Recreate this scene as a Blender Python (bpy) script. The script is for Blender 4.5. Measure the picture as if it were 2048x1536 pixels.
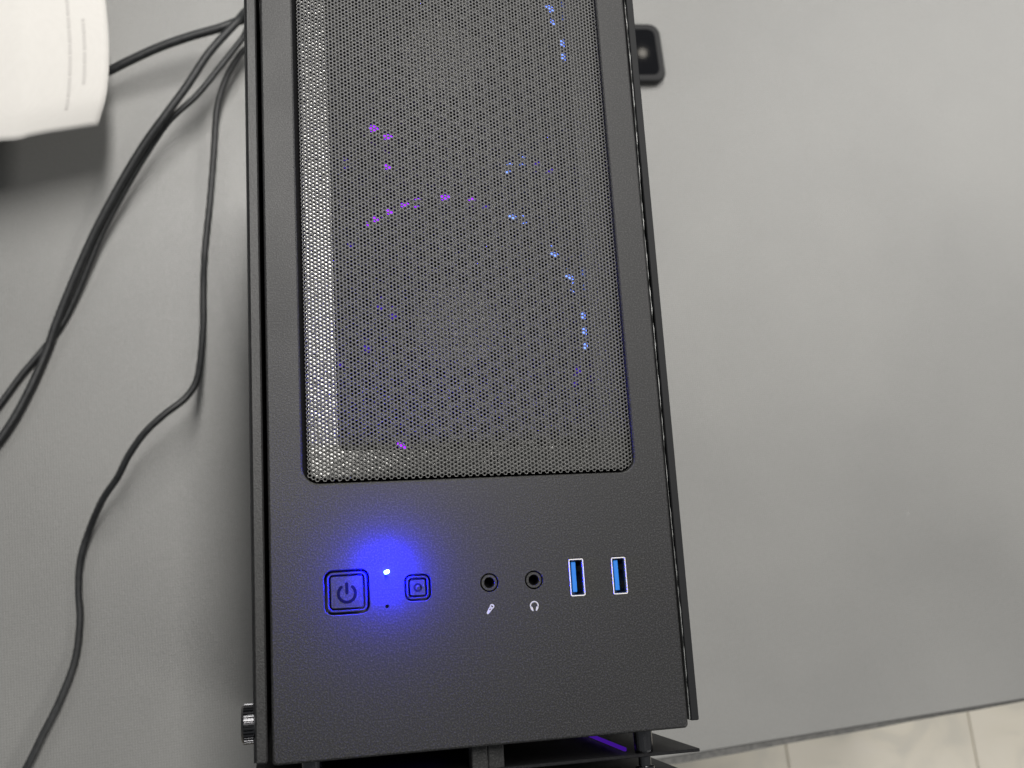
import bpy, bmesh, math, random
import numpy as np
from mathutils import Vector, Matrix
random.seed(7)
for o in list(bpy.data.objects): bpy.data.objects.remove(o)
scene = bpy.context.scene
COL = scene.collection

# ------------------------------------------------------------------ units
K = 0.00095            # one case unit (about a millimetre) in metres
TOP = 0.42             # height of the tower's top above the table
# ------------------------------------------------------------------ camera
R = Matrix(((0.9768907719785349, -0.06155020720375245, 0.2046851035526456),
            (0.018703364606226416, 0.9785828573599413, 0.20500189129288313),
            (-0.21291924237980153, -0.196436155720956, 0.9571197589382342)))
CAM = Vector((-77.409*K, 56.657*K, TOP + 432.51*K))
FPX = 2130.0
cam_d = bpy.data.cameras.new('camera'); cam = bpy.data.objects.new('camera', cam_d); COL.objects.link(cam)
cam.matrix_world = Matrix.Translation(CAM) @ R.transposed().to_4x4()
cam_d.sensor_width = 36.0; cam_d.lens = FPX/2048*36.0
cam_d.clip_start = 0.01; cam_d.clip_end = 50
cam_d.dof.use_dof = True; cam_d.dof.focus_distance = 0.425; cam_d.dof.aperture_fstop = 15
scene.camera = cam
# ------------------------------------------------------------------ world and lamps
w = bpy.data.worlds.new('World'); scene.world = w; w.use_nodes = True
w.node_tree.nodes['Background'].inputs[0].default_value = (0.92, 0.96, 1.0, 1)
w.node_tree.nodes['Background'].inputs[1].default_value = 0.17

def area(name, loc, sx, sy, power, col=(1, 0.974, 0.935)):
    d = bpy.data.lights.new(name, 'AREA'); d.shape = 'RECTANGLE'; d.size = sx; d.size_y = sy
    d.energy = power; d.color = col
    o = bpy.data.objects.new(name, d); COL.objects.link(o); o.location = loc
    return o
area('ceiling_light', (0.07, 1.35, 2.25), 0.26, 1.8, 57)
area('ceiling_light', (2.15, 1.85, 2.25), 0.55, 1.9, 60)
area('ceiling_light', (2.6, -2.0, 2.25), 0.6, 1.9, 54)  # unseen front panel, added to brighten the floor before the table
def glint_lamp(loc, size, power):
    d = bpy.data.lights.new('added_glint_lamp', 'AREA'); d.shape = 'DISK'; d.size = size; d.energy = power; d.color = (1, 0.93, 0.82)
    o = bpy.data.objects.new('added_glint_lamp', d); COL.objects.link(o); o.location = loc
area('ceiling_light', (-2.2, 1.6, 2.25), 0.6, 1.7, 15)
# ------------------------------------------------------------------ view
vs = scene.view_settings
vs.view_transform = 'Standard'; vs.look = 'None'; vs.exposure = 0; vs.gamma = 1; vs.use_curve_mapping = False
scene.render.engine = 'CYCLES'

# ------------------------------------------------------------------ helpers
def at(px, py, z):
    """pixel of the 2048 wide photograph -> point on the plane at height z"""
    d = R.transposed() @ Vector(((px-1024)/FPX, -(py-768)/FPX, -1))
    return CAM + d*((z-CAM.z)/d.z)

def link(name, me, mat, parent=None, label=None, cat=None, group=None, kind=None):
    o = bpy.data.objects.new(name, me); COL.objects.link(o)
    if mat is not None and not me.materials: me.materials.append(mat)
    if parent is not None: o.parent = parent
    if label: o['label'] = label
    if cat: o['category'] = cat
    if group: o['group'] = group
    if kind: o['kind'] = kind
    return o

def bm_obj(name, bm, mat, parent=None, smooth=False, **kw):
    bmesh.ops.recalc_face_normals(bm, faces=bm.faces[:])
    me = bpy.data.meshes.new(name); bm.to_mesh(me); bm.free()
    if smooth:
        for p in me.polygons: p.use_smooth = True
    return link(name, me, mat, parent, **kw)

def raw_obj(name, verts, faces, mat, parent=None, smooth=False, **kw):
    me = bpy.data.meshes.new(name); me.from_pydata(verts, [], faces); me.update()
    if smooth:
        for p in me.polygons: p.use_smooth = True
    return link(name, me, mat, parent, **kw)

def box(bm, x0, x1, y0, y1, z0, z1, bevel=0, seg=2):
    r = bmesh.ops.create_cube(bm, size=1)
    for v in r['verts']:
        v.co = Vector(((x0+x1)/2+v.co.x*(x1-x0), (y0+y1)/2+v.co.y*(y1-y0), (z0+z1)/2+v.co.z*(z1-z0)))
    if bevel:
        es = {e for v in r['verts'] for e in v.link_edges}
        bmesh.ops.bevel(bm, geom=list(es), offset=bevel, segments=seg, affect='EDGES', profile=0.5)
    return r

def rrect(x0, x1, y0, y1, r, n=6):
    pts = []
    for cx, cy, a in ((x1-r, y1-r, 0), (x0+r, y1-r, 90), (x0+r, y0+r, 180), (x1-r, y0+r, 270)):
        for i in range(n+1):
            t = math.radians(a+90*i/n); pts.append((cx+r*math.cos(t), cy+r*math.sin(t)))
    return pts

def circ(cx, cy, r, n=32):
    return [(cx+r*math.cos(2*math.pi*i/n), cy+r*math.sin(2*math.pi*i/n)) for i in range(n)]

def strip(bm, loops, close_first=False, close_last=False):
    """loops: list of 3-D closed loops with equal counts, joined by quads"""
    L = [[bm.verts.new(p) for p in lp] for lp in loops]
    n = len(L[0])
    for a, b in zip(L, L[1:]):
        for i in range(n):
            bm.faces.new((a[i], a[(i+1) % n], b[(i+1) % n], b[i]))
    if close_first: bm.faces.new(L[0])
    if close_last: bm.faces.new(L[-1])
    return L

def lp3(p2, z): return [(x*K, y*K, z*K) for x, y in p2]

def tube(path, r, n=12, caps=True):
    """swept tube along 3-D points (Vectors)"""
    verts, faces = [], []
    N = len(path); up = Vector((0, 0, 1))
    for i, p in enumerate(path):
        t = (path[min(i+1, N-1)]-path[max(i-1, 0)]).normalized()
        s = t.cross(up)
        s = s.normalized() if s.length > 1e-4 else Vector((1, 0, 0))
        u = s.cross(t)
        for k in range(n):
            a = 2*math.pi*k/n
            verts.append(p + s*(r*math.cos(a)) + u*(r*math.sin(a)))
    for i in range(N-1):
        for k in range(n):
            faces.append((i*n+k, i*n+(k+1) % n, (i+1)*n+(k+1) % n, (i+1)*n+k))
    if caps:
        faces.append(tuple(range(n))[::-1]); faces.append(tuple((N-1)*n+k for k in range(n)))
    return verts, faces

def spline(pts, per=14):
    out = []
    P = [pts[0]*2-pts[1]] + pts + [pts[-1]*2-pts[-2]]
    for i in range(1, len(P)-2):
        a, b, c, d = P[i-1:i+3]
        for k in range(per):
            t = k/per
            out.append(0.5*((2*b)+(c-a)*t+(2*a-5*b+4*c-d)*t*t+(3*b-a-3*c+d)*t**3))
    out.append(pts[-1]); return out

# unseen lamp added so its mirror image puts a glint on the phone glass
_q = at(1285, 106, 0.0087); _d = (_q-CAM).normalized(); _d.z = -_d.z
glint_lamp(_q+_d*((2.25-_q.z)/_d.z), 0.03, 0.013)
# ------------------------------------------------------------------ materials
def mat(name, col, rough=0.5, metal=0.0, spec=0.5):
    m = bpy.data.materials.new(name); m.use_nodes = True
    b = m.node_tree.nodes['Principled BSDF']
    b.inputs['Base Color'].default_value = (*col, 1); b.inputs['Roughness'].default_value = rough
    b.inputs['Metallic'].default_value = metal; b.inputs['Specular IOR Level'].default_value = spec
    return m, m.node_tree, b

def N(nt, t, **kw):
    n = nt.nodes.new(t)
    for k, v in kw.items(): setattr(n, k, v)
    return n

def ramp(nt, stops):
    r = N(nt, 'ShaderNodeValToRGB'); e = r.color_ramp.elements
    while len(e) < len(stops): e.new(0.5)
    for i, (p, c) in enumerate(stops): e[i].position = p; e[i].color = c if len(c) == 4 else (*c, 1)
    return r

def grainy(name, lo, hi, rough, scale, bump, spec=0.5, dist=0.0003, metal=0.0, lo_p=0.36, hi_p=0.66):
    """fine-textured black plastic / powder coat"""
    m, nt, b = mat(name, hi, rough, metal, spec); L = nt.links
    tc = N(nt, 'ShaderNodeTexCoord')
    n1 = N(nt, 'ShaderNodeTexNoise'); n1.inputs['Scale'].default_value = scale; n1.inputs['Detail'].default_value = 3
    n2 = N(nt, 'ShaderNodeTexNoise'); n2.inputs['Scale'].default_value = 22; n2.inputs['Detail'].default_value = 4
    L.new(tc.outputs['Object'], n1.inputs['Vector']); L.new(tc.outputs['Object'], n2.inputs['Vector'])
    r = ramp(nt, [(lo_p, lo), (hi_p, hi)]); L.new(n1.outputs['Fac'], r.inputs['Fac'])
    L.new(r.outputs['Color'], b.inputs['Base Color'])
    mr = N(nt, 'ShaderNodeMapRange'); mr.inputs['To Min'].default_value = rough-0.06; mr.inputs['To Max'].default_value = rough+0.08
    L.new(n2.outputs['Fac'], mr.inputs['Value']); L.new(mr.outputs['Result'], b.inputs['Roughness'])
    bp = N(nt, 'ShaderNodeBump'); bp.inputs['Strength'].default_value = bump; bp.inputs['Distance'].default_value = dist
    L.new(n1.outputs['Fac'], bp.inputs['Height']); L.new(bp.outputs['Normal'], b.inputs['Normal'])
    return m

M_PLASTIC = grainy('textured_black_plastic', (0.010, 0.010, 0.0103), (0.050, 0.0495, 0.049), 0.46, 1600, 0.24, 0.40, lo_p=0.46, hi_p=0.80)
M_PANEL = grainy('black_powder_coat', (0.010, 0.010, 0.010), (0.028, 0.028, 0.028), 0.45, 1500, 0.3, 0.45)
M_MESH = grainy('mesh_paint', (0.052, 0.052, 0.050), (0.078, 0.077, 0.074), 0.42, 900, 0.15, 0.5)
M_CHASSIS = grainy('chassis_paint', (0.085, 0.084, 0.08), (0.12, 0.119, 0.113), 0.34, 700, 0.15, 0.5)
M_LEDGE = grainy('zinc_steel', (0.16, 0.159, 0.154), (0.27, 0.268, 0.26), 0.29, 420, 0.55, 0.5, 0.0006, 1.0)
M_BLACK, _, _ = mat('black_void_plastic', (0.006, 0.006, 0.007), 0.8, 0, 0.15)
M_DARK, _, _ = mat('smooth_black_plastic', (0.011, 0.0115, 0.0125), 0.55, 0, 0.2)
M_SYMBOL, _, _ = mat('engraved_symbol', (0.004, 0.004, 0.005), 0.8, 0, 0.1)
M_ICON, _, _ = mat('white_print', (0.48, 0.475, 0.455), 0.6)
M_SILVER, _, _ = mat('nickel_shell', (0.80, 0.78, 0.76), 0.5, 0.7)
M_USB, _, _ = mat('usb_blue_plastic', (0.012, 0.17, 0.62), 0.38)
M_GOLD, _, _ = mat('contact_gold', (0.6, 0.42, 0.2), 0.3, 1.0)
M_GLASS, _, _ = mat('smoked_panel', (0.012, 0.012, 0.014), 0.12, 0.0, 0.5)
M_GLASSEDGE, _, _ = mat('pale_glass_edge', (0.26, 0.265, 0.26), 0.35)
M_SCREW, _, _ = mat('black_chrome_screw', (0.10, 0.10, 0.105), 0.25, 1.0)

def emit(name, col, s):
    m = bpy.data.materials.new(name); m.use_nodes = True; nt = m.node_tree
    for n in list(nt.nodes): nt.nodes.remove(n)
    o = N(nt, 'ShaderNodeOutputMaterial'); e = N(nt, 'ShaderNodeEmission')
    e.inputs[0].default_value = (*col, 1); e.inputs[1].default_value = s
    nt.links.new(e.outputs[0], o.inputs[0]); return m, nt, e
M_LED, _, _ = emit('blue_led_lens', (0.00015, 0.0003, 1.0), 13500)
M_LEDTIP, _, _ = emit('led_core', (0.55, 0.95, 1.0), 40)

M_RING, _, _ = mat('smoky_ring_plastic', (0.03, 0.03, 0.035), 0.4)
M_LEDS = [emit('fan_led_violet', (0.24, 0.012, 1.0), 3.0)[0], emit('fan_led_blue_violet', (0.11, 0.06, 1.0), 2.2)[0], emit('fan_led_blue', (0.13, 0.24, 1.0), 3.0)[0], emit('fan_led_dim', (0.05, 0.012, 0.45), 0.9)[0]]

# ------------------------------------------------------------------ floor
ANG = math.radians(3.37)
def tile_mat(name, seed):
    m, nt, b = mat(name, (0.62, 0.57, 0.46), 0.28); L = nt.links
    tc = N(nt, 'ShaderNodeTexCoord'); mp = N(nt, 'ShaderNodeMapping'); mp.inputs['Location'].default_value = (seed, seed*2, 0)
    L.new(tc.outputs['Object'], mp.inputs['Vector'])
    n = N(nt, 'ShaderNodeTexNoise'); n.inputs['Scale'].default_value = 9; n.inputs['Detail'].default_value = 6; n.inputs['Distortion'].default_value = 1.6
    L.new(mp.outputs['Vector'], n.inputs['Vector'])
    r = ramp(nt, [(0.34, (0.70, 0.66, 0.57)), (0.5, (0.80, 0.745, 0.63)), (0.7, (0.83, 0.775, 0.67))])
    L.new(n.outputs['Fac'], r.inputs['Fac']); L.new(r.outputs['Color'], b.inputs['Base Color'])
    return m
M_TILE = [tile_mat('marble_tile_%s' % c, s) for c, s in (('warm', 0.0), ('cream', 3.1), ('pale', 7.7))]
M_GROUT, _, _ = mat('floor_grout', (0.42, 0.39, 0.33), 0.8)
FZ = -0.74
bm = bmesh.new(); box(bm, -2.5, 2.5, -2.5, 2.5, FZ-0.05, FZ-0.0035)
floor = bm_obj('floor', bm, M_GROUT, kind='structure')
bm = bmesh.new(); box(bm, 0.0007, 0.3148, 0.0007, 0.3148, -0.010, 0, 0.0012, 1)
bmesh.ops.recalc_face_normals(bm, faces=bm.faces[:])
tile_me = []
for m in M_TILE:
    me = bpy.data.meshes.new('floor_tile'); bm.to_mesh(me); me.materials.append(m); tile_me.append(me)
bm.free()
fo = Vector((0.6652, -0.199, FZ))
ca, sa = math.cos(-0.074+0.02), math.sin(-0.074+0.02)
rzf = 0.055
for i in range(-4, 4):
    for j in range(-4, 3):
        o = bpy.data.objects.new('floor_tile', random.choice(tile_me)); COL.objects.link(o); o.parent = floor
        x, y = i*0.3155, j*0.3155-0.12
        o.location = (fo.x+x*math.cos(rzf)-y*math.sin(rzf), fo.y+x*math.sin(rzf)+y*math.cos(rzf), FZ)
        o.rotation_euler.z = rzf

# ------------------------------------------------------------------ table
def table_mat():
    m, nt, b = mat('woven_grey_laminate', (0.36, 0.355, 0.335), 0.42); L = nt.links
    tc = N(nt, 'ShaderNodeTexCoord')
    def wave(d, s):
        wv = N(nt, 'ShaderNodeTexWave', wave_type='BANDS', bands_direction=d); wv.inputs['Scale'].default_value = s
        wv.inputs['Distortion'].default_value = 1.6; wv.inputs['Detail'].default_value = 2; wv.inputs['Detail Scale'].default_value = 3
        L.new(tc.outputs['Object'], wv.inputs['Vector']); return wv
    a, c = wave('X', 168), wave('Y', 168)
    mn = N(nt, 'ShaderNodeMath', operation='ADD'); L.new(a.outputs['Fac'], mn.inputs[0]); L.new(c.outputs['Fac'], mn.inputs[1])
    n = N(nt, 'ShaderNodeTexNoise'); n.inputs['Scale'].default_value = 5; n.inputs['Detail'].default_value = 5; L.new(tc.outputs['Object'], n.inputs['Vector'])
    g = N(nt, 'ShaderNodeTexNoise'); g.inputs['Scale'].default_value = 900; g.inputs['Detail'].default_value = 2; L.new(tc.outputs['Object'], g.inputs['Vector'])
    r = ramp(nt, [(0.3, (0.238, 0.237, 0.229)), (0.7, (0.282, 0.280, 0.269))]); L.new(n.outputs['Fac'], r.inputs['Fac'])
    h = N(nt, 'ShaderNodeMapRange'); h.inputs['From Max'].default_value = 2; h.inputs['To Min'].default_value = 0.68; h.inputs['To Max'].default_value = 1.14
    L.new(mn.outputs[0], h.inputs['Value'])
    h2 = N(nt, 'ShaderNodeMapRange'); h2.inputs['To Min'].default_value = 0.93; h2.inputs['To Max'].default_value = 1.07; L.new(g.outputs['Fac'], h2.inputs['Value'])
    hm = N(nt, 'ShaderNodeMath', operation='MULTIPLY'); L.new(h.outputs[0], hm.inputs[0]); L.new(h2.outputs[0], hm.inputs[1])
    mx = N(nt, 'ShaderNodeVectorMath', operation='SCALE'); L.new(r.outputs['Color'], mx.inputs[0]); L.new(hm.outputs[0], mx.inputs['Scale'])
    # pale crumbs of dust
    v = N(nt, 'ShaderNodeTexVoronoi'); v.inputs['Scale'].default_value = 17; L.new(tc.outputs['Object'], v.inputs['Vector'])
    lt = N(nt, 'ShaderNodeMath', operation='LESS_THAN'); lt.inputs[1].default_value = 0.0075; L.new(v.outputs['Distance'], lt.inputs[0])
    mc = N(nt, 'ShaderNodeMix', data_type='RGBA'); L.new(lt.outputs[0], mc.inputs[0]); L.new(mx.outputs[0], mc.inputs[6]); mc.inputs[7].default_value = (0.75, 0.74, 0.7, 1)
    L.new(mc.outputs[2], b.inputs['Base Color'])
    bp = N(nt, 'ShaderNodeBump'); bp.inputs['Strength'].default_value = 0.22; bp.inputs['Distance'].default_value = 0.0004
    L.new(mn.outputs[0], bp.inputs['Height']); L.new(bp.outputs['Normal'], b.inputs['Normal'])
    rr = N(nt, 'ShaderNodeMapRange'); rr.inputs['To Min'].default_value = 0.26; rr.inputs['To Max'].default_value = 0.37; L.new(n.outputs['Fac'], rr.inputs['Value'])
    L.new(rr.outputs[0], b.inputs['Roughness'])
    return m
M_TABLE = table_mat()
M_BAND = grainy('dark_edge_band', (0.10, 0.10, 0.095), (0.17, 0.165, 0.155), 0.5, 300, 0.2)
E0 = at(1345, 1514, 0)
table = bpy.data.objects.new('table', None); COL.objects.link(table)
table.location = (E0.x, E0.y, -0.74); table.rotation_euler.z = ANG
table['label'] = 'grey table with fine woven surface carrying the computer tower'; table['category'] = 'table'
bm = bmesh.new(); box(bm, -1.15, 0.75, 0.0, 1.3, 0.712, 0.74, 0.0008, 1)
bm_obj('tabletop', bm, M_TABLE, table)
# edge band: chamfered strip along the front, narrower towards the right end
vv, ff = [], []
nseg = 60
for i in range(nseg+1):
    x = -1.15+1.9*i/nseg
    wd = max(0.0016, 0.0062-0.0125*(x))if x > 0 else 0.0062
    wd += 0.0003*math.sin(i*1.7)
    vv += [(x, -0.0002, 0.7397), (x, -wd, 0.7375), (x, -wd, 0.713), (x, -0.0002, 0.713)]
for i in range(nseg):
    for k in range(4): ff.append((4*i+k, 4*i+(k+1) % 4, 4*i+4+(k+1) % 4, 4*i+4+k))
raw_obj('edge_band', vv, ff, M_BAND, table)
for x, y in ((-1.08, 0.08), (0.68, 0.08), (-1.08, 1.22), (0.68, 1.22)):
    bm = bmesh.new(); box(bm, x-0.025, x+0.025, y-0.025, y+0.025, 0.0, 0.712, 0.004, 2)
    bm_obj('leg', bm, M_BAND, table)

# ------------------------------------------------------------------ computer tower
LEN = 404.0
pc = bpy.data.objects.new('computer_tower', None); COL.objects.link(pc)
pc['label'] = 'black desktop computer tower with perforated mesh top and glowing blue power light'; pc['category'] = 'computer'
pc.location = (0, 0, 0)
class PC: pass
top = Matrix.Translation((0, 0, TOP))
def place(o):
    o.location = (0, 0, TOP); return o

# --- top panel with openings
X0, X1, Y0, Y1 = -82.85, 84.0, 0.0, LEN
outer = rrect(X0, X1, Y0, Y1, 1.6, 4)
REC = (-69.1, 70.1, 106.3, LEN-26)
holes = [  # outline function(offset), chamfer, wall depth
    (lambda d: rrect(REC[0]-d, REC[1]+d, REC[2]-d, REC[3]+d, 6.5+d, 8), 0.9, 3.6),
    (lambda d: rrect(-61.8-d, -44.4+d, 54.3-d, 71.5+d, 3.2+d, 6), 0.35, 5),
    (lambda d: rrect(-30.2-d, -19.8+d, 57.8-d, 68.2+d, 2.6+d, 6), 0.3, 5),
    (lambda d: circ(-37.25, 69.8, 1.05+d, 24), 0.15, 5),
    (lambda d: circ(-37.5, 56.3, 0.75+d, 16), 0.1, 5),
    (lambda d: circ(4.2, 63.25, 3.75+d, 32), 0.15, 5),
    (lambda d: circ(22.8, 63.25, 3.75+d, 32), 0.15, 5),
    (lambda d: rrect(37.75-d, 44.45+d, 55.45-d, 71.05+d, 0.8+d, 3), 0.15, 5),
    (lambda d: rrect(56.1-d, 62.8+d, 55.15-d, 70.85+d, 0.8+d, 3), 0.15, 5)]
bm = bmesh.new()
edges = []
def ring_verts(p2, z): return [bm.verts.new((x*K, y*K, z*K)) for x, y in p2]
def ring_edges(vs_): return [bm.edges.new((vs_[i], vs_[(i+1) % len(vs_)])) for i in range(len(vs_))]
def bridge(a, b):
    n = len(a)
    for i in range(n): bm.faces.new((a[i], a[(i+1) % n], b[(i+1) % n], b[i]))
inset = rrect(X0+0.9, X1-0.9, Y0+0.9, Y1-0.9, 1.2, 4)
oi = ring_verts(inset, 0); edges += ring_edges(oi)
hl = []
for fn, ch, dep in holes:
    v = ring_verts(fn(ch), 0); edges += ring_edges(v); hl.append((v, fn, ch, dep))
bmesh.ops.triangle_fill(bm, use_beauty=True, use_dissolve=False, edges=edges)
prev = oi
for ins, z in ((0.35, -0.25), (0.0, -0.9), (0.0, -16.0)):
    nx = ring_verts(rrect(X0+ins, X1-ins, Y0+ins, Y1-ins, 1.6-ins*0.4, 4), z); bridge(prev, nx); prev = nx
for v, fn, ch, dep in hl:
    a = ring_verts(fn(ch*0.35), -ch*0.3); bridge(v, a)
    b_ = ring_verts(fn(0), -ch); bridge(a, b_)
    c_ = ring_verts(fn(0), -dep); bridge(b_, c_)
place(bm_obj('top_panel', bm, M_PLASTIC, pc))

# --- perforated mesh, every hole cut through
def perforated(name, inside, x0, x1, y0, y1, pitch, hole, z, thick, material, parent, nseg=12):
    dx, dy = pitch*math.sqrt(3)/2, pitch
    cx = []
    nc = int((x1-x0)/dx)+2; nr = int((y1-y0)/dy)+2
    for i in range(nc):
        for j in range(nr):
            x, y = x0+i*dx, y0+j*dy+(dy/2 if i % 2 else 0)
            if inside(x, y): cx.append((x, y))
    C = np.array(cx)
    ang = np.arange(12)*math.pi/6
    rc = pitch/math.sqrt(3)                     # hexagon corner radius, flat sides at +-y
    rad = np.where(np.arange(12) % 2 == 0, rc, pitch/2)
    outer_ = np.c_[rad*np.cos(ang), rad*np.sin(ang)]
    inner_ = np.c_[hole/2*np.cos(ang), hole/2*np.sin(ang)]
    tmpl = np.zeros((36, 3))
    tmpl[:12, :2] = outer_; tmpl[12:24, :2] = inner_; tmpl[24:, :2] = inner_*1.0; tmpl[24:, 2] = -thick
    V = np.repeat(tmpl[None], len(C), 0); V[:, :, 0] += C[:, None, 0]; V[:, :, 1] += C[:, None, 1]; V[:, :, 2] += z
    V = (V*K).reshape(-1, 3)
    k = np.arange(12); k1 = (k+1) % 12
    F = np.r_[np.c_[k, k1, 12+k1, 12+k], np.c_[12+k, 12+k1, 24+k1, 24+k]]
    F = (F[None]+(np.arange(len(C))*36)[:, None, None]).reshape(-1)
    me = bpy.data.meshes.new(name)
    me.vertices.add(len(V)); me.vertices.foreach_set('co', V.ravel())
    nf = len(F)//4
    me.loops.add(nf*4); me.loops.foreach_set('vertex_index', F.astype(np.int32))
    me.polygons.add(nf); me.polygons.foreach_set('loop_start', np.arange(0, nf*4, 4, dtype=np.int32))
    me.update(calc_edges=True)
    return link(name, me, material, parent)

def in_rr(x, y, x0, x1, y0, y1, r):
    if not (x0 < x < x1 and y0 < y < y1): return False
    dx = max(x0+r-x, x-(x1-r), 0); dy = max(y0+r-y, y-(y1-r), 0)
    return dx*dx+dy*dy < r*r
MR = (REC[0]+1.3, REC[1]-0.5, REC[2]+0.9, REC[3]-0.8)
ms = perforated('mesh_screen', lambda x, y: in_rr(x, y, MR[0], MR[1], MR[2], MR[3], 5.0), MR[0], MR[1], MR[2], MR[3], 1.72, 1.10, -2.2, 0.45, M_MESH, pc)
ms['kind'] = 'stuff'; place(ms)
# --- galvanised flange just under the mesh
bm = bmesh.new()
zl = -3.0
def tilt(loop, dz):   # slope shaped to sink the right ledge, so it gets less light
    return [(x, y, z-(max(0, x/K+50)*0.028+max(0, x/K-50)*0.1)*K+dz*K) for x, y, z in loop]
inner_f = []
fo_ = lambda: lp3(rrect(REC[0]+2.9, REC[1]-1.6, REC[2]+2.6, REC[3]-2.2, 4, 5), zl)
strip(bm, [tilt(fo_(), -2), tilt(fo_(), 0), tilt(lp3(rrect(-54.6, 57.5, 119.3, REC[3]-12, 3, 5), zl), 0),
           tilt(lp3(rrect(-54.0, 57.0, 119.9, REC[3]-12.6, 2.5, 5), zl), -0.4), tilt(lp3(rrect(-54.0, 57.0, 119.9, REC[3]-12.6, 2.5, 5), zl), -5)])
place(bm_obj('steel_flange', bm, M_LEDGE, pc))
bm = bmesh.new()
strip(bm, [lp3(rrect(REC[0]-3, REC[1]+3, REC[2]-3, REC[3]+3, 5, 5), -11), lp3(rrect(REC[0]+8, REC[1]-6, REC[2]+8, REC[3]-8, 3, 5), -11)])
place(bm_obj('gap_shade', bm, M_BLACK, pc))  # black sheet put in for the shade in the gap round the mesh
# --- vented chassis sheet below
cs = perforated('vent_sheet', lambda x, y: -53.5 < x < 56.5 and 120 < y < REC[3]-13, -53, 56, 121, REC[3]-14, 7.0, 4.9, -8.5, 0.9, M_CHASSIS, pc)
cs['kind'] = 'stuff'; place(cs)
bm = bmesh.new()   # solid margin of the chassis under the panel
strip(bm, [lp3(rrect(-82, 82, 2, LEN-2, 2, 3), -15.5), lp3(rrect(-56, 59, 117.5, REC[3]-10.5, 2, 3), -15.5)])
place(bm_obj('chassis_top', bm, M_CHASSIS, pc))

# --- chassis body, side panels, feet
HB = TOP/K
bm = bmesh.new()
def slab(x0, x1, y0, y1, z0, z1, bv=0): box(bm, x0*K, x1*K, y0*K, y1*K, z0*K, z1*K, bv*K, 1)
zb = -HB+14
slab(-82, 82, 6, 8, zb, -15.8); slab(-82, 82, LEN-4, LEN-2, zb, -16.2); slab(-82, 82, 8.1, LEN-4.1, zb, zb+2)
slab(-82.6, -80.6, 8.1, LEN-4.1, zb+2.1, -15.9); slab(80.6, 82.6, 8.1, LEN-4.1, zb+2.1, -15.9)
place(bm_obj('chassis', bm, M_PANEL, pc))
bm = bmesh.new(); slab(-89.0, -84.6, 1.0, LEN-1, zb, -0.9, 0.6)
place(bm_obj('side_panel', bm, M_PANEL, pc))
bm = bmesh.new(); slab(-89.7, -89.02, 1.2, LEN-1.2, zb+1, -3.2, 0.2)
place(bm_obj('panel_lip', bm, M_DARK, pc))
bm = bmesh.new(); slab(85.6, 89.0, 2.6, LEN-1, zb, -0.6, 0.35)
sp_ = place(bm_obj('side_panel', bm, M_DARK, pc)); sp_['label'] = 'smooth dark side panel with pale edge'
# pale uneven bead between panel and top
vv, ff = [], []
n = 240
for i in range(n+1):
    y = 3+(LEN-6)*i/n
    t = 0.16+0.14*math.sin(i*0.9)*math.sin(i*0.37+1)+random.uniform(-0.07, 0.07)
    a = 84.95+0.28*math.sin(y*0.021+0.8)
    z = -1.5+0.5*math.sin(y*0.05)
    vv += [(a*K, y*K, z*K), ((a+max(t, 0.02))*K, y*K, (z+0.05)*K), ((a+max(t, 0.02))*K, y*K, (z-3)*K), (a*K, y*K, (z-3)*K)]
for i in range(n):
    for k in range(4): ff.append((4*i+k, 4*i+(k+1) % 4, 4*i+4+(k+1) % 4, 4*i+4+k))
place(raw_obj('glass_edge', vv, ff, M_GLASSEDGE, pc))
for x in (-62, 62):
    for y in (35, LEN-35):
        bm = bmesh.new()
        prof = [(13, 0), (14, 1.5), (12.5, 14)]
        strip(bm, [[((x+r*math.cos(t*math.pi/10))*K, (y+r*math.sin(t*math.pi/10))*K, z*K) for t in range(20)] for r, z in prof], True, True)
        bm_obj('foot', bm, M_DARK, pc)

# --- thumb screw on the left panel
sx, sy, sz = -91.4, 15.2, -9.0
bm = bmesh.new()
def screw_loop(x, r, kn):
    out = []
    for i in range(160):
        a = 2*math.pi*i/160; rr = r-(kn if i % 5 in (0, 1) else 0)
        out.append(((sx+x)*K, (sy+rr*math.cos(a))*K, (sz+rr*math.sin(a))*K))
    return out
strip(bm, [screw_loop(2.9, 5.6, 0), screw_loop(2.7, 7.4, 0), screw_loop(1.8, 7.6, 0), screw_loop(1.6, 7.6, 0.7),
           screw_loop(-1.9, 7.6, 0.7), screw_loop(-2.1, 7.5, 0), screw_loop(-2.9, 6.4, 0)], True, True)
place(bm_obj('thumb_screw', bm, M_SCREW, pc))

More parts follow.
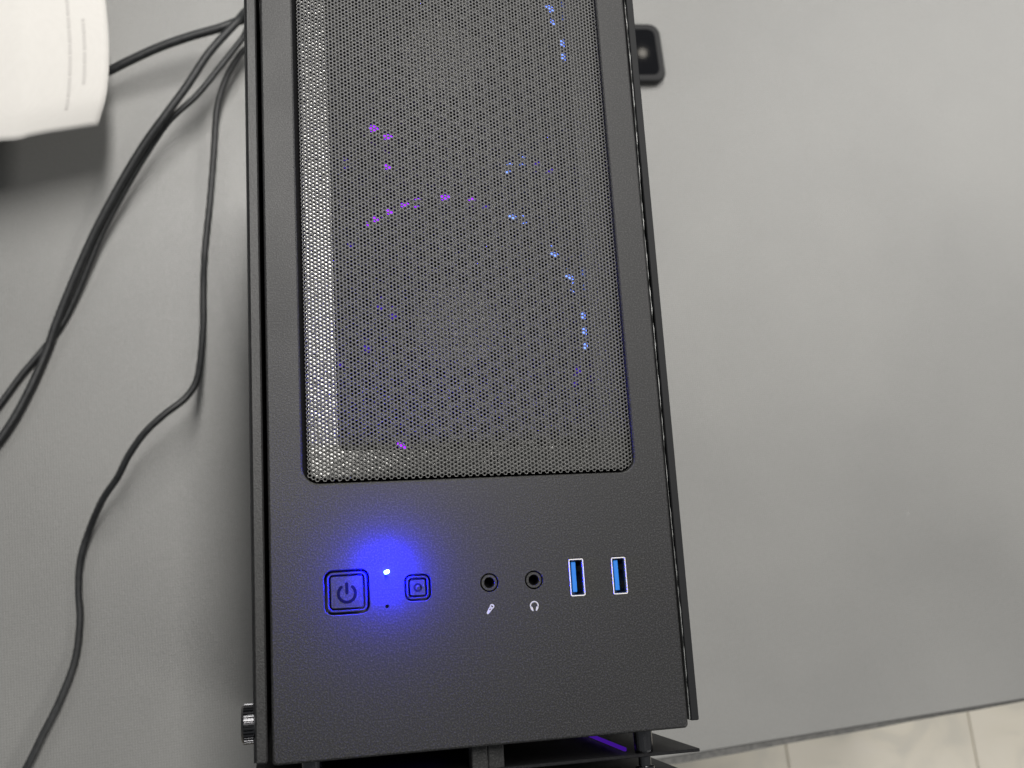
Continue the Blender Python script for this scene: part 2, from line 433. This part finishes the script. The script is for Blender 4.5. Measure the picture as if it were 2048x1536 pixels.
# --- power button
def ridge(bm, fn, w, z, h):
    strip(bm, [lp3(fn(0), z-3), lp3(fn(0), z-h*0.4), lp3(fn(-w*0.25), z), lp3(fn(-w*0.75), z), lp3(fn(-w), z-h*0.4), lp3(fn(-w), z-3)])
def cap(bm, fn, z, ch):
    strip(bm, [lp3(fn(0), z-4), lp3(fn(0), z-ch), lp3(fn(-ch*0.6), z)], False, True)
PB = lambda d: rrect(-61.0-d, -45.2+d, 55.1-d, 70.7+d, max(2.6+d, 0.3), 6)
bm = bmesh.new(); cap(bm, lambda d: PB(-1.55+d), -0.15, 0.35)
pb = place(bm_obj('power_button', bm, M_PLASTIC, pc)); pb['label'] = 'large square power button with engraved power symbol'
bm = bmesh.new(); ridge(bm, PB, 0.95, -0.05, 0.5)
bm_obj('rim', bm, M_PLASTIC, pb)
def arc_band(cx, cy, r0, r1, a0, a1, z, n=28):
    v, f = [], []
    for i in range(n+1):
        a = math.radians(a0+(a1-a0)*i/n)
        v += [((cx+r0*math.cos(a))*K, (cy+r0*math.sin(a))*K, z*K), ((cx+r1*math.cos(a))*K, (cy+r1*math.sin(a))*K, z*K)]
    for i in range(n): f.append((2*i, 2*i+1, 2*i+3, 2*i+2))
    for a in (a0, a1):                     # round ends
        a = math.radians(a); rm = (r0+r1)/2; b = len(v); rr = (r1-r0)/2
        v += [((cx+rm*math.cos(a)+rr*math.cos(t*math.pi/6))*K, (cy+rm*math.sin(a)+rr*math.sin(t*math.pi/6))*K, (z+0.01)*K) for t in range(12)]
        f.append(tuple(range(b, b+12)))
    return v, f
px_, py_ = -53.1, 62.3
v, f = arc_band(px_, py_, 2.75, 3.95, 130, 410, -0.10)
b = len(v); p2 = rrect(px_-0.62, px_+0.62, py_-0.3, py_+4.4, 0.6, 5)
v += [(x*K, y*K, -0.10*K) for x, y in p2]; f.append(tuple(range(b, b+len(p2))))
raw_obj('power_symbol', v, f, M_SYMBOL, pb)
# --- reset button
RB = lambda d: rrect(-29.6-d, -20.4+d, 58.4-d, 67.6+d, max(2.2+d, 0.3), 6)
bm = bmesh.new(); cap(bm, lambda d: RB(-1.45+d), -0.3, 0.35)
rb = place(bm_obj('reset_button', bm, M_PLASTIC, pc)); rb['label'] = 'small square reset button with ring mark'
bm = bmesh.new(); ridge(bm, RB, 0.85, -0.05, 0.5); bm_obj('rim', bm, M_PLASTIC, rb)
v, f = arc_band(-25.0, 63.0, 1.0, 1.75, 0, 359.9, -0.25); raw_obj('reset_symbol', v, f, M_SYMBOL, rb)
bm = bmesh.new(); strip(bm, [lp3(circ(-25.0, 63.0, 0.75, 16), -0.28), lp3(circ(-25.0, 63.0, 0.35, 16), -0.12)], False, True)
bm_obj('dimple', bm, M_PLASTIC, rb, smooth=True)
# --- power light (lens made overly tall so its blue glow spreads wide) and drive light hole
bm = bmesh.new()
lps = []
for i in range(7):
    t = i/6*math.radians(70); lps.append(lp3(circ(-37.25, 69.8, 0.8*math.cos(t), 20), 4.3+0.9*math.sin(t)))
strip(bm, [lp3(circ(-37.25, 69.8, 0.8, 20), -4)]+lps, True, True)
led = place(bm_obj('power_light', bm, M_LED, pc, smooth=True)); led['label'] = 'lit blue power light between the two buttons'
bm = bmesh.new(); strip(bm, [lp3(circ(-37.25, 69.8, 0.55, 20), 5.0), lp3(circ(-37.25, 69.8, 0.4, 20), 5.2), lp3(circ(-37.25, 69.8, 0.25, 20), 5.26)], False, True)
bm_obj('light_core', bm, M_LEDTIP, led, smooth=True)
bm = bmesh.new(); strip(bm, [lp3(circ(-37.5, 56.3, 0.74, 16), -1.0)], True)
place(bm_obj('drive_light', bm, M_BLACK, pc))
# --- audio jacks
for x, lab in ((4.2, 'microphone jack'), (22.8, 'headphone jack')):
    c = lambda r: circ(x, 63.25, r, 32)
    bm = bmesh.new()
    strip(bm, [lp3(c(3.3), -4), lp3(c(3.3), -0.35), lp3(c(3.1), -0.15), lp3(c(2.25), -0.15), lp3(c(2.1), -0.4), lp3(c(2.1), -9)])
    j = place(bm_obj('audio_jack', bm, M_PANEL, pc)); j['label'] = lab + ' socket in the top panel'
    bm = bmesh.new(); strip(bm, [lp3(c(2.15), -8)], True); bm_obj('socket_bottom', bm, M_BLACK, j)
    bm = bmesh.new(); strip(bm, [lp3(c(3.74), -3.5), lp3(c(3.3), -3.5)]); bm_obj('gap_ring', bm, M_BLACK, j)
# --- printed icons
def poly_obj(name, polys, z, parent):
    v, f = [], []
    for p in polys:
        b = len(v); v += [(x*K, y*K, z*K) for x, y in p]; f.append(tuple(range(b, b+len(p))))
    return place(raw_obj(name, v, f, M_ICON, parent))
def quads_band(outer_, inner_):
    n = len(outer_); return [[outer_[i], outer_[(i+1) % n], inner_[(i+1) % n], inner_[i]] for i in range(n)]
# microphone: tapered body leaning over, round head with a slot
ax = Vector((0.60, 0.80)).normalized(); nx_ = Vector((-ax.y, ax.x)); hc = Vector((4.75, 53.75))
def mp(u, s): q = hc+ax*u+nx_*s; return (q.x, q.y)
head_o = [mp(0.95*math.sin(t*math.pi/8), 0.95*math.cos(t*math.pi/8)) for t in range(16)]
head_i = [mp(0.32*math.sin(t*math.pi/8)+0.05, 0.5*math.cos(t*math.pi/8)) for t in range(16)]
polys = quads_band(head_o, head_i)
polys += [[mp(-0.75, 0.75), mp(-1.15, 0.72), mp(-1.15, -0.72), mp(-0.75, -0.75)],
          [mp(-1.15, 0.72), mp(-1.75, 0.66), mp(-1.75, 0.22), mp(-1.15, 0.22)], [mp(-1.15, -0.22), mp(-1.75, -0.22), mp(-1.75, -0.66), mp(-1.15, -0.72)],
          [mp(-1.75, 0.66), mp(-3.3, 0.45), mp(-3.55, 0.2), mp(-3.55, -0.2), mp(-3.3, -0.45), mp(-1.75, -0.66)]]
poly_obj('microphone_icon', polys, 0.04, pc)
hx, hy = 22.3, 53.0
band = []
for i in range(20):
    a0, a1 = math.radians(-20+220*i/20), math.radians(-20+220*(i+1)/20)
    band.append([(hx+1.35*math.cos(a0), hy+1.35*math.sin(a0)), (hx+1.85*math.cos(a0), hy+1.85*math.sin(a0)), (hx+1.85*math.cos(a1), hy+1.85*math.sin(a1)), (hx+1.35*math.cos(a1), hy+1.35*math.sin(a1))])
for s in (-1, 1):
    band.append([(hx+s*1.78, hy-0.45), (hx+s*1.55, hy-1.3), (hx+s*0.95, hy-2.1), (hx+s*0.45, hy-2.15), (hx+s*0.62, hy-0.9), (hx+s*1.0, hy-0.35)][::s])
poly_obj('headphone_icon', band, 0.04, pc)
# --- USB ports
for x0, y0 in ((37.9, 55.6), (56.25, 55.3)):
    x1, y1 = x0+6.4, y0+15.3
    F = lambda d: rrect(x0-d, x1+d, y0-d, y1+d, max(0.75+d, 0.2), 3)
    bm = bmesh.new()
    strip(bm, [lp3(F(0), -5), lp3(F(0), 0.12), lp3(F(-0.12), 0.25), lp3(F(-0.38), 0.25), lp3(F(-0.55), 0.05), lp3(F(-0.55), -11)], False, False)
    u = place(bm_obj('usb_port', bm, M_SILVER, pc))
    u['label'] = 'USB port with blue tongue beside the headphone socket' if x0 < 50 else 'USB port with blue tongue near the right side panel'
    bm = bmesh.new(); strip(bm, [lp3(F(-0.58), -0.5), lp3(F(-0.9), -0.9), lp3(F(-0.9), -10)], False, True)
    bm_obj('port_lining', bm, mat('dark_blue_lining', (0.006, 0.02, 0.07), 0.4)[0] if x0 < 50 else bpy.data.materials['dark_blue_lining'], u)
    bm = bmesh.new(); box(bm, (x0+1.25)*K, (x0+3.25)*K, (y0+1.7)*K, (y1-1.2)*K, -9*K, -0.9*K, 0.2*K, 1)
    bm_obj('tongue', bm, M_USB, u)
    for k in range(4):
        yc = y0+3.2+k*3.0
        bm = bmesh.new(); box(bm, (x0+3.27)*K, (x0+3.5)*K, (yc-0.5)*K, (yc+0.5)*K, -8*K, -2.2*K); bm_obj('contact', bm, M_GOLD, u)
    for yc in (y0+4.0, y1-4.0):
        bm = bmesh.new()
        v = [bm.verts.new(Vector(p)*K) for p in ((x1-0.95, yc-1.4, -1.6), (x1-0.95, yc+1.4, -1.6), (x1-2.1, yc+0.9, -4.5), (x1-2.1, yc-0.9, -4.5), (x1-0.95, yc-1.2, -7), (x1-0.95, yc+1.2, -7))]
        bm.faces.new(v[:4]); bm.faces.new((v[3], v[2], v[5], v[4])); bm_obj('spring_tab', bm, M_DARK, u)

# --- top fans with light rings
M_LABEL, _, _ = mat('silver_hub_label', (0.55, 0.54, 0.50), 0.5, 0.3)
def fan(cx, cy, z, spots):
    bm = bmesh.new()
    strip(bm, [lp3(rrect(-63, 63, -63, 63, 8, 5), 0), lp3([(60.6*math.cos(math.radians(45)*0+a), 60.6*math.sin(a)) for a in [math.atan2(q[1], q[0]) for q in rrect(-63, 63, -63, 63, 8, 5)]], 0),
               lp3([(60.6*math.cos(a), 60.6*math.sin(a)) for a in [math.atan2(q[1], q[0]) for q in rrect(-63, 63, -63, 63, 8, 5)]], -25)])
    fr = bm_obj('fan', bm, M_BLACK, pc); fr.location = (cx*K, cy*K, TOP+z*K)
    n, m = 72, 8; v, f = [], []
    for i in range(n):
        a = 2*math.pi*i/n
        for k in range(m):
            b = 2*math.pi*k/m; r = 58.6+2.2*math.cos(b)
            v.append((r*math.cos(a)*K, r*math.sin(a)*K, (-1+2.2*math.sin(b))*K))
    for i in range(n):
        for k in range(m):
            f.append((i*m+k, ((i+1) % n)*m+k, ((i+1) % n)*m+(k+1) % m, i*m+(k+1) % m))
    raw_obj('light_ring', v, f, M_RING, fr, smooth=True)
    for sx_, sy_, dim in spots:            # lit diodes on the ring's plane; some off the ring stand in for reflections
        p = at(sx_, sy_, TOP+(z+1.6)*K); q = Vector((p.x-cx*K, p.y-cy*K, 1.6*K))
        a_ = math.atan2(q.y, q.x); bm = bmesh.new()
        lo_, hi_ = [], []
        for i in range(14):
            t = 2*math.pi*i/14; du, dv = 2.0*math.cos(t)*K, 3.0*math.sin(t)*K
            lo_.append((q.x+du*math.cos(a_)-dv*math.sin(a_), q.y+du*math.sin(a_)+dv*math.cos(a_), q.z-1.5*K))
            hi_.append((lo_[-1][0], lo_[-1][1], q.z))
        strip(bm, [lo_, hi_], True, True)
        bm_obj('lit_spot', bm, M_LEDS[3] if dim else M_LEDS[0 if q.x < 0.012 else (1 if q.x < 0.022 else 2)], fr)
    bm = bmesh.new(); strip(bm, [lp3(circ(0, 0, 21, 32), -22), lp3(circ(0, 0, 21, 32), -3), lp3(circ(0, 0, 19.5, 32), -2)], True, True)
    bm_obj('hub', bm, M_DARK, fr)
    bm = bmesh.new(); strip(bm, [lp3(circ(0, 0, 18.6, 32), -1.95), lp3(circ(0, 0, 18.4, 32), -1.7)], True, True); bm_obj('hub_label', bm, M_LABEL, fr)
    bv, bf = [], []
    for i in range(9):
        t = i/8; r = 20.5+34*t
        for s in (0, 1):
            a = 0.10*t*4+s*0.52*(1-0.1*t); bv.append((r*math.cos(a)*K, r*math.sin(a)*K, (-5-14*s)*K))
    for i in range(8): bf.append((2*i, 2*i+1, 2*i+3, 2*i+2))
    me = bpy.data.meshes.new('blade'); me.from_pydata(bv, [], bf); me.materials.append(M_DARK)
    for k in range(9):
        o = bpy.data.objects.new('blade', me); COL.objects.link(o); o.parent = fr; o.rotation_euler.z = 2*math.pi*k/9
    for k in range(4):
        bm = bmesh.new(); box(bm, 20*K, 61*K, -2*K, 2*K, -25*K, -21*K); o = bm_obj('strut', bm, M_BLACK, fr); o.rotation_euler.z = 0.4+k*math.pi/2
fan(0.6, 178.1, -24, [(745, 442, 0), (775, 428, 0), (808, 414, 0), (836, 405, 0), (890, 398, 0), (946, 403, 0), (975, 418, 1), (1022, 428, 0), (1045, 437, 0),
    (1108, 502, 0), (1140, 548, 0), (1150, 575, 0), (1168, 625, 0), (1170, 657, 0), (1172, 685, 0), (1160, 735, 1), (1150, 760, 1), (706, 482, 1), (808, 890, 0), (763, 606, 1), (787, 624, 1), (735, 690, 1), (680, 720, 1)])
fan(0.6, 309.5, -24, [(1100, 12, 0), (1110, 42, 0), (1128, 85, 0), (1128, 112, 0), (1020, 335, 0), (1050, 320, 0), (1075, 333, 1), (1100, 347, 1), (748, 260, 0), (778, 278, 0), (775, 337, 0), (690, 325, 1)])

# --- front: two smoked sheets on horizontal standoffs, centre bracket
zt = -8.0
M_SHEET = grainy('smoked_front_sheet', (0.007, 0.007, 0.008), (0.015, 0.015, 0.016), 0.5, 1500, 0.2, 0.12)
for yf in (-10.9, -22.5):
    bm = bmesh.new(); box(bm, -90.9*K, 90.9*K, yf*K, (yf+1.3)*K, zb*K, zt*K, 0.2*K, 1)
    place(bm_obj('front_sheet', bm, M_SHEET, pc))
for yA, yB in ((6.0, -9.6), (-10.9, -21.2)):
    for x in (-67.9, 67.9):
        for z in (-12.2, zb+20):
            bm = bmesh.new()
            L_ = []
            for yy, r in ((yA, 2.6), ((yA+yB)/2+1.2, 2.6), ((yA+yB)/2+1.0, 3.9), (yB+1.0, 3.9), (yB+0.02, 3.7)):
                L_.append([((x+r*math.cos(t*math.pi/12))*K, yy*K, (z+r*math.sin(t*math.pi/12))*K) for t in range(24)])
            strip(bm, L_, True, True)
            place(bm_obj('standoff', bm, M_SCREW, pc, smooth=False))
bm = bmesh.new(); box(bm, -5.4*K, 1.2*K, -14*K, 5*K, -16*K, -8.3*K, 0.6*K, 2); box(bm, 1.25*K, 8.0*K, -14*K, 5*K, -16*K, -8.9*K, 0.6*K, 2)
place(bm_obj('front_bracket', bm, M_PLASTIC, pc))
bm = bmesh.new(); box(bm, 45*K, 50*K, -1.5*K, 5*K, -22*K, -17.5*K, 0.8*K, 2); place(bm_obj('front_clip', bm, M_DARK, pc))
# lit strip of the front fans seen in the gap
M_VIOLET, _, _ = emit('violet_front_light', (0.13, 0.02, 0.7), 0.32)
for x0, x1 in ((-50, -10),):
    bm = bmesh.new(); box(bm, x0*K, x1*K, 3.0*K, 5.5*K, -62*K, -60*K, 0.5*K, 1); place(bm_obj('front_light_strip', bm, M_VIOLET, pc))

bm = bmesh.new(); box(bm, 59.8*K, 61.0*K, -8.9*K, -7.4*K, -150*K, -14*K, 0.2*K, 1); place(bm_obj('front_light_strip', bm, M_VIOLET, pc))
# ------------------------------------------------------------------ paper
PZ = 0.075
edge_px = [(196, 252), (203, 228), (212, 195), (217, 150), (218, 95), (215, 40), (209, -20), (200, -90), (190, -170), (178, -250), (160, -340)]
edge_z = [-0.004, -0.001, 0.002, 0.003, 0.003, 0.002, 0, 0, 0, 0, 0]
EDGE = spline([at(x, y, PZ+z) for (x, y), z in zip(edge_px, edge_z)], 5)
bot_px = [(196, 252), (150, 259), (90, 268), (55, 275), (35, 281), (0, 283), (-60, 288), (-130, 290), (-230, 296), (-330, 300)]
bot_z = [-0.004, -0.002, 0, 0.001, 0.002, 0.002, 0.001, 0, 0, 0]
BOT = spline([at(x, y, PZ+z) for (x, y), z in zip(bot_px, bot_z)], 5)
def along(P, d):
    for a_, b_ in zip(P, P[1:]):
        L_ = (b_-a_).length
        if d <= L_: return a_.lerp(b_, d/L_)
        d -= L_
    return P[-1]+(P[-1]-P[-2]).normalized()*d
nu, nv = 60, 40
v, f = [], []
def psurf(u, vv_):
    k = max(0, 1-vv_/0.21)              # the bow of the free edge dies out across the sheet
    e = along(EDGE, u); st = EDGE[0].lerp(EDGE[-1], u/(EDGE[-1]-EDGE[0]).length)
    return along(BOT, vv_) + (e-EDGE[0])*k + (st-EDGE[0])*(1-k)
PW, PH = 0.21, 0.297
for i in range(nu+1):
    for j in range(nv+1): v.append(psurf(PH*i/nu, PW*j/nv))
for i in range(nu):
    for j in range(nv):
        a = i*(nv+1)+j; f.append((a, a+1, a+nv+2, a+nv+1))
def paper_mat():
    m, nt, b = mat('white_paper', (0.70, 0.68, 0.645), 0.75, 0, 0.2)
    n = N(nt, 'ShaderNodeTexNoise'); n.inputs['Scale'].default_value = 40
    r = ramp(nt, [(0.3, (0.685, 0.665, 0.63)), (0.7, (0.705, 0.685, 0.65))]); nt.links.new(n.outputs['Fac'], r.inputs['Fac'])
    nt.links.new(r.outputs['Color'], b.inputs['Base Color']); return m
M_PAPER = paper_mat()
M_PRINT, _, _ = mat('faded_grey_print', (0.58, 0.56, 0.535), 0.8, 0, 0.1)
paper = raw_obj('paper_sheet', v, f, M_PAPER, None, smooth=True, label='white printed sheet of paper with curled corner, above the black cables', cat='paper')
md = paper.modifiers.new('thick', 'SOLIDIFY'); md.thickness = 0.00025; md.offset = -1
def print_line(v0, u0, u1):
    u = u0; vs_, fs_ = [], []
    while u < u1:
        L_ = random.uniform(0.006, 0.016); ue = min(u+L_, u1)
        for k in range(4):
            a, b_ = u+(ue-u)*k/4, u+(ue-u)*(k+1)/4; n = len(vs_)
            for uu, vv_ in ((a, v0), (a, v0+0.0022), (b_, v0+0.0022), (b_, v0)):
                p = psurf(uu, vv_); vs_.append((p.x, p.y, p.z+0.0006))
            fs_.append((n, n+1, n+2, n+3))
        u = ue+random.uniform(0.0009, 0.0016)
    raw_obj('text_line', vs_, fs_, M_PRINT, paper)
print_line(0.0150, 0.034, 0.086); print_line(0.0245, 0.016, 0.16)

# ------------------------------------------------------------------ phone
p_tr, p_br = at(1318, 47, 0.008), at(1335, 163, 0.008)
d = (p_tr-p_br); d.z = 0; Lw = d.length
root = bpy.data.objects.new('mobile_phone', None); COL.objects.link(root)
root['label'] = 'black mobile phone lying on the table, partly hidden behind the tower'; root['category'] = 'phone'
root.location = (p_br.x, p_br.y, 0.0003); root.rotation_euler.z = math.atan2(d.y, d.x)-math.pi/2
def rr3(x0, x1, y0, y1, r, z): return [(x, y, z) for x, y in rrect(x0, x1, y0, y1, r, 8)]
bm = bmesh.new()
W_, H_ = -Lw*2.05, Lw
g = lambda i, z: rr3(W_+i, 0-i, 0+i, H_-i, 0.010-i*0.6, z)
strip(bm, [g(0.002, 0), g(0, 0.002), g(0, 0.0062), g(0.0012, 0.008), g(0.0032, 0.0084)], True, True)
M_PHONE, _, _ = mat('phone_body', (0.016, 0.016, 0.017), 0.5, 0, 0.25)
M_SCREEN, _, _ = mat('phone_glass', (0.004, 0.004, 0.005), 0.03)
bm_obj('body', bm, M_PHONE, root)
bm = bmesh.new(); strip(bm, [g(0.0062, 0.0083), g(0.0062, 0.0087)], True, True); bm_obj('screen', bm, M_SCREEN, root)

# ------------------------------------------------------------------ cables
def cable_mat(name, c, rough):
    m, nt, b = mat(name, c, rough); n = N(nt, 'ShaderNodeTexNoise'); n.inputs['Scale'].default_value = 260; n.inputs['Detail'].default_value = 3
    r = ramp(nt, [(0.3, tuple(x*0.7 for x in c)), (0.72, tuple(x*1.5 for x in c))]); nt.links.new(n.outputs['Fac'], r.inputs['Fac']); nt.links.new(r.outputs['Color'], b.inputs['Base Color'])
    tcn = N(nt, 'ShaderNodeTexCoord'); nt.links.new(tcn.outputs['Object'], n.inputs['Vector'])
    return m
M_CABLE = cable_mat('black_rubber_cable', (0.020, 0.021, 0.022), 0.45)
def cable(pts, r, label, tail, head=()):
    P = list(head)+[at(x, y, z) for x, y, z in pts]+list(tail)
    v, f = tube(spline([Vector(p) for p in P]), r*0.87, 14)
    o = raw_obj('cable', v, f, M_CABLE, None, smooth=True, label=label, cat='cable', group='black cables on the table')
    return o
REAR = (LEN+1)*K
cable([(500, 35, 0.0360), (440, 56, 0.0331), (380, 73, 0.0310), (320, 94, 0.0288), (260, 121, 0.0259), (220, 141, 0.0223), (150, 175, 0.0130), (60, 230, 0.0045), (-60, 300, 0.0045)], 0.0040,
      'thick black cable running from behind the tower to under the white paper',
      (), ((0.02, REAR, .10), at(620, 10, .06)))
cable([(505, 12, 0.0413), (470, 48, 0.0429), (418, 106, 0.0429), (374, 172, 0.0407), (330, 232, 0.0374), (292, 284, 0.0330), (250, 352, 0.0275), (197, 450, 0.0198), (167, 514, 0.0149), (141, 575, 0.0110), (112, 648, 0.0072), (92, 706, 0.0050), (53, 792, 0.0046), (8, 868, 0.0047), (-60, 950, 0.0048)], 0.0036,
      'thick black cable of the twisted pair, lying over the thin one', (), ((0.03, REAR, .15), at(620, -60, .09)))
cable([(510, 40, 0.0300), (484, 78, 0.0320), (440, 134, 0.0330), (394, 190, 0.0320), (340, 240, 0.0290), (303, 292, 0.0240), (260, 362, 0.0190), (207, 460, 0.0130), (180, 524, 0.0090), (155, 585, 0.0055), (124, 648, 0.0030), (88, 697, 0.0035), (45, 748, 0.0030), (5, 802, 0.0030), (-60, 890, 0.0030)], 0.0028,
      'thin black cable twisted with a thick one, then forking away from it', (), ((-0.01, REAR, .12), at(620, -20, .07)))
cable([(500, 92, 0.0200), (470, 125, 0.0180), (447, 170, 0.0160), (433, 225, 0.0130), (428, 300, 0.0110), (420, 400, 0.0090), (410, 500, 0.0080), (407, 570, 0.0170), (407, 640, 0.0238), (402, 710, 0.0340), (393, 762, 0.0442), (370, 797, 0.0493), (330, 828, 0.0510), (290, 865, 0.0493), (258, 910, 0.0442), (235, 955, 0.0374), (205, 1000, 0.0272), (178, 1062, 0.0100), (161, 1120, 0.0060), (157, 1180, 0.0045), (160, 1240, 0.0040), (150, 1320, 0.0040), (120, 1400, 0.0050), (85, 1470, 0.0060), (50, 1540, 0.0060), (-20, 1660, 0.0040)], 0.0029,
      'thin black cable winding alone along the tower side with a sharp bend', (), ((-0.02, REAR, .06), at(600, 40, .03)))
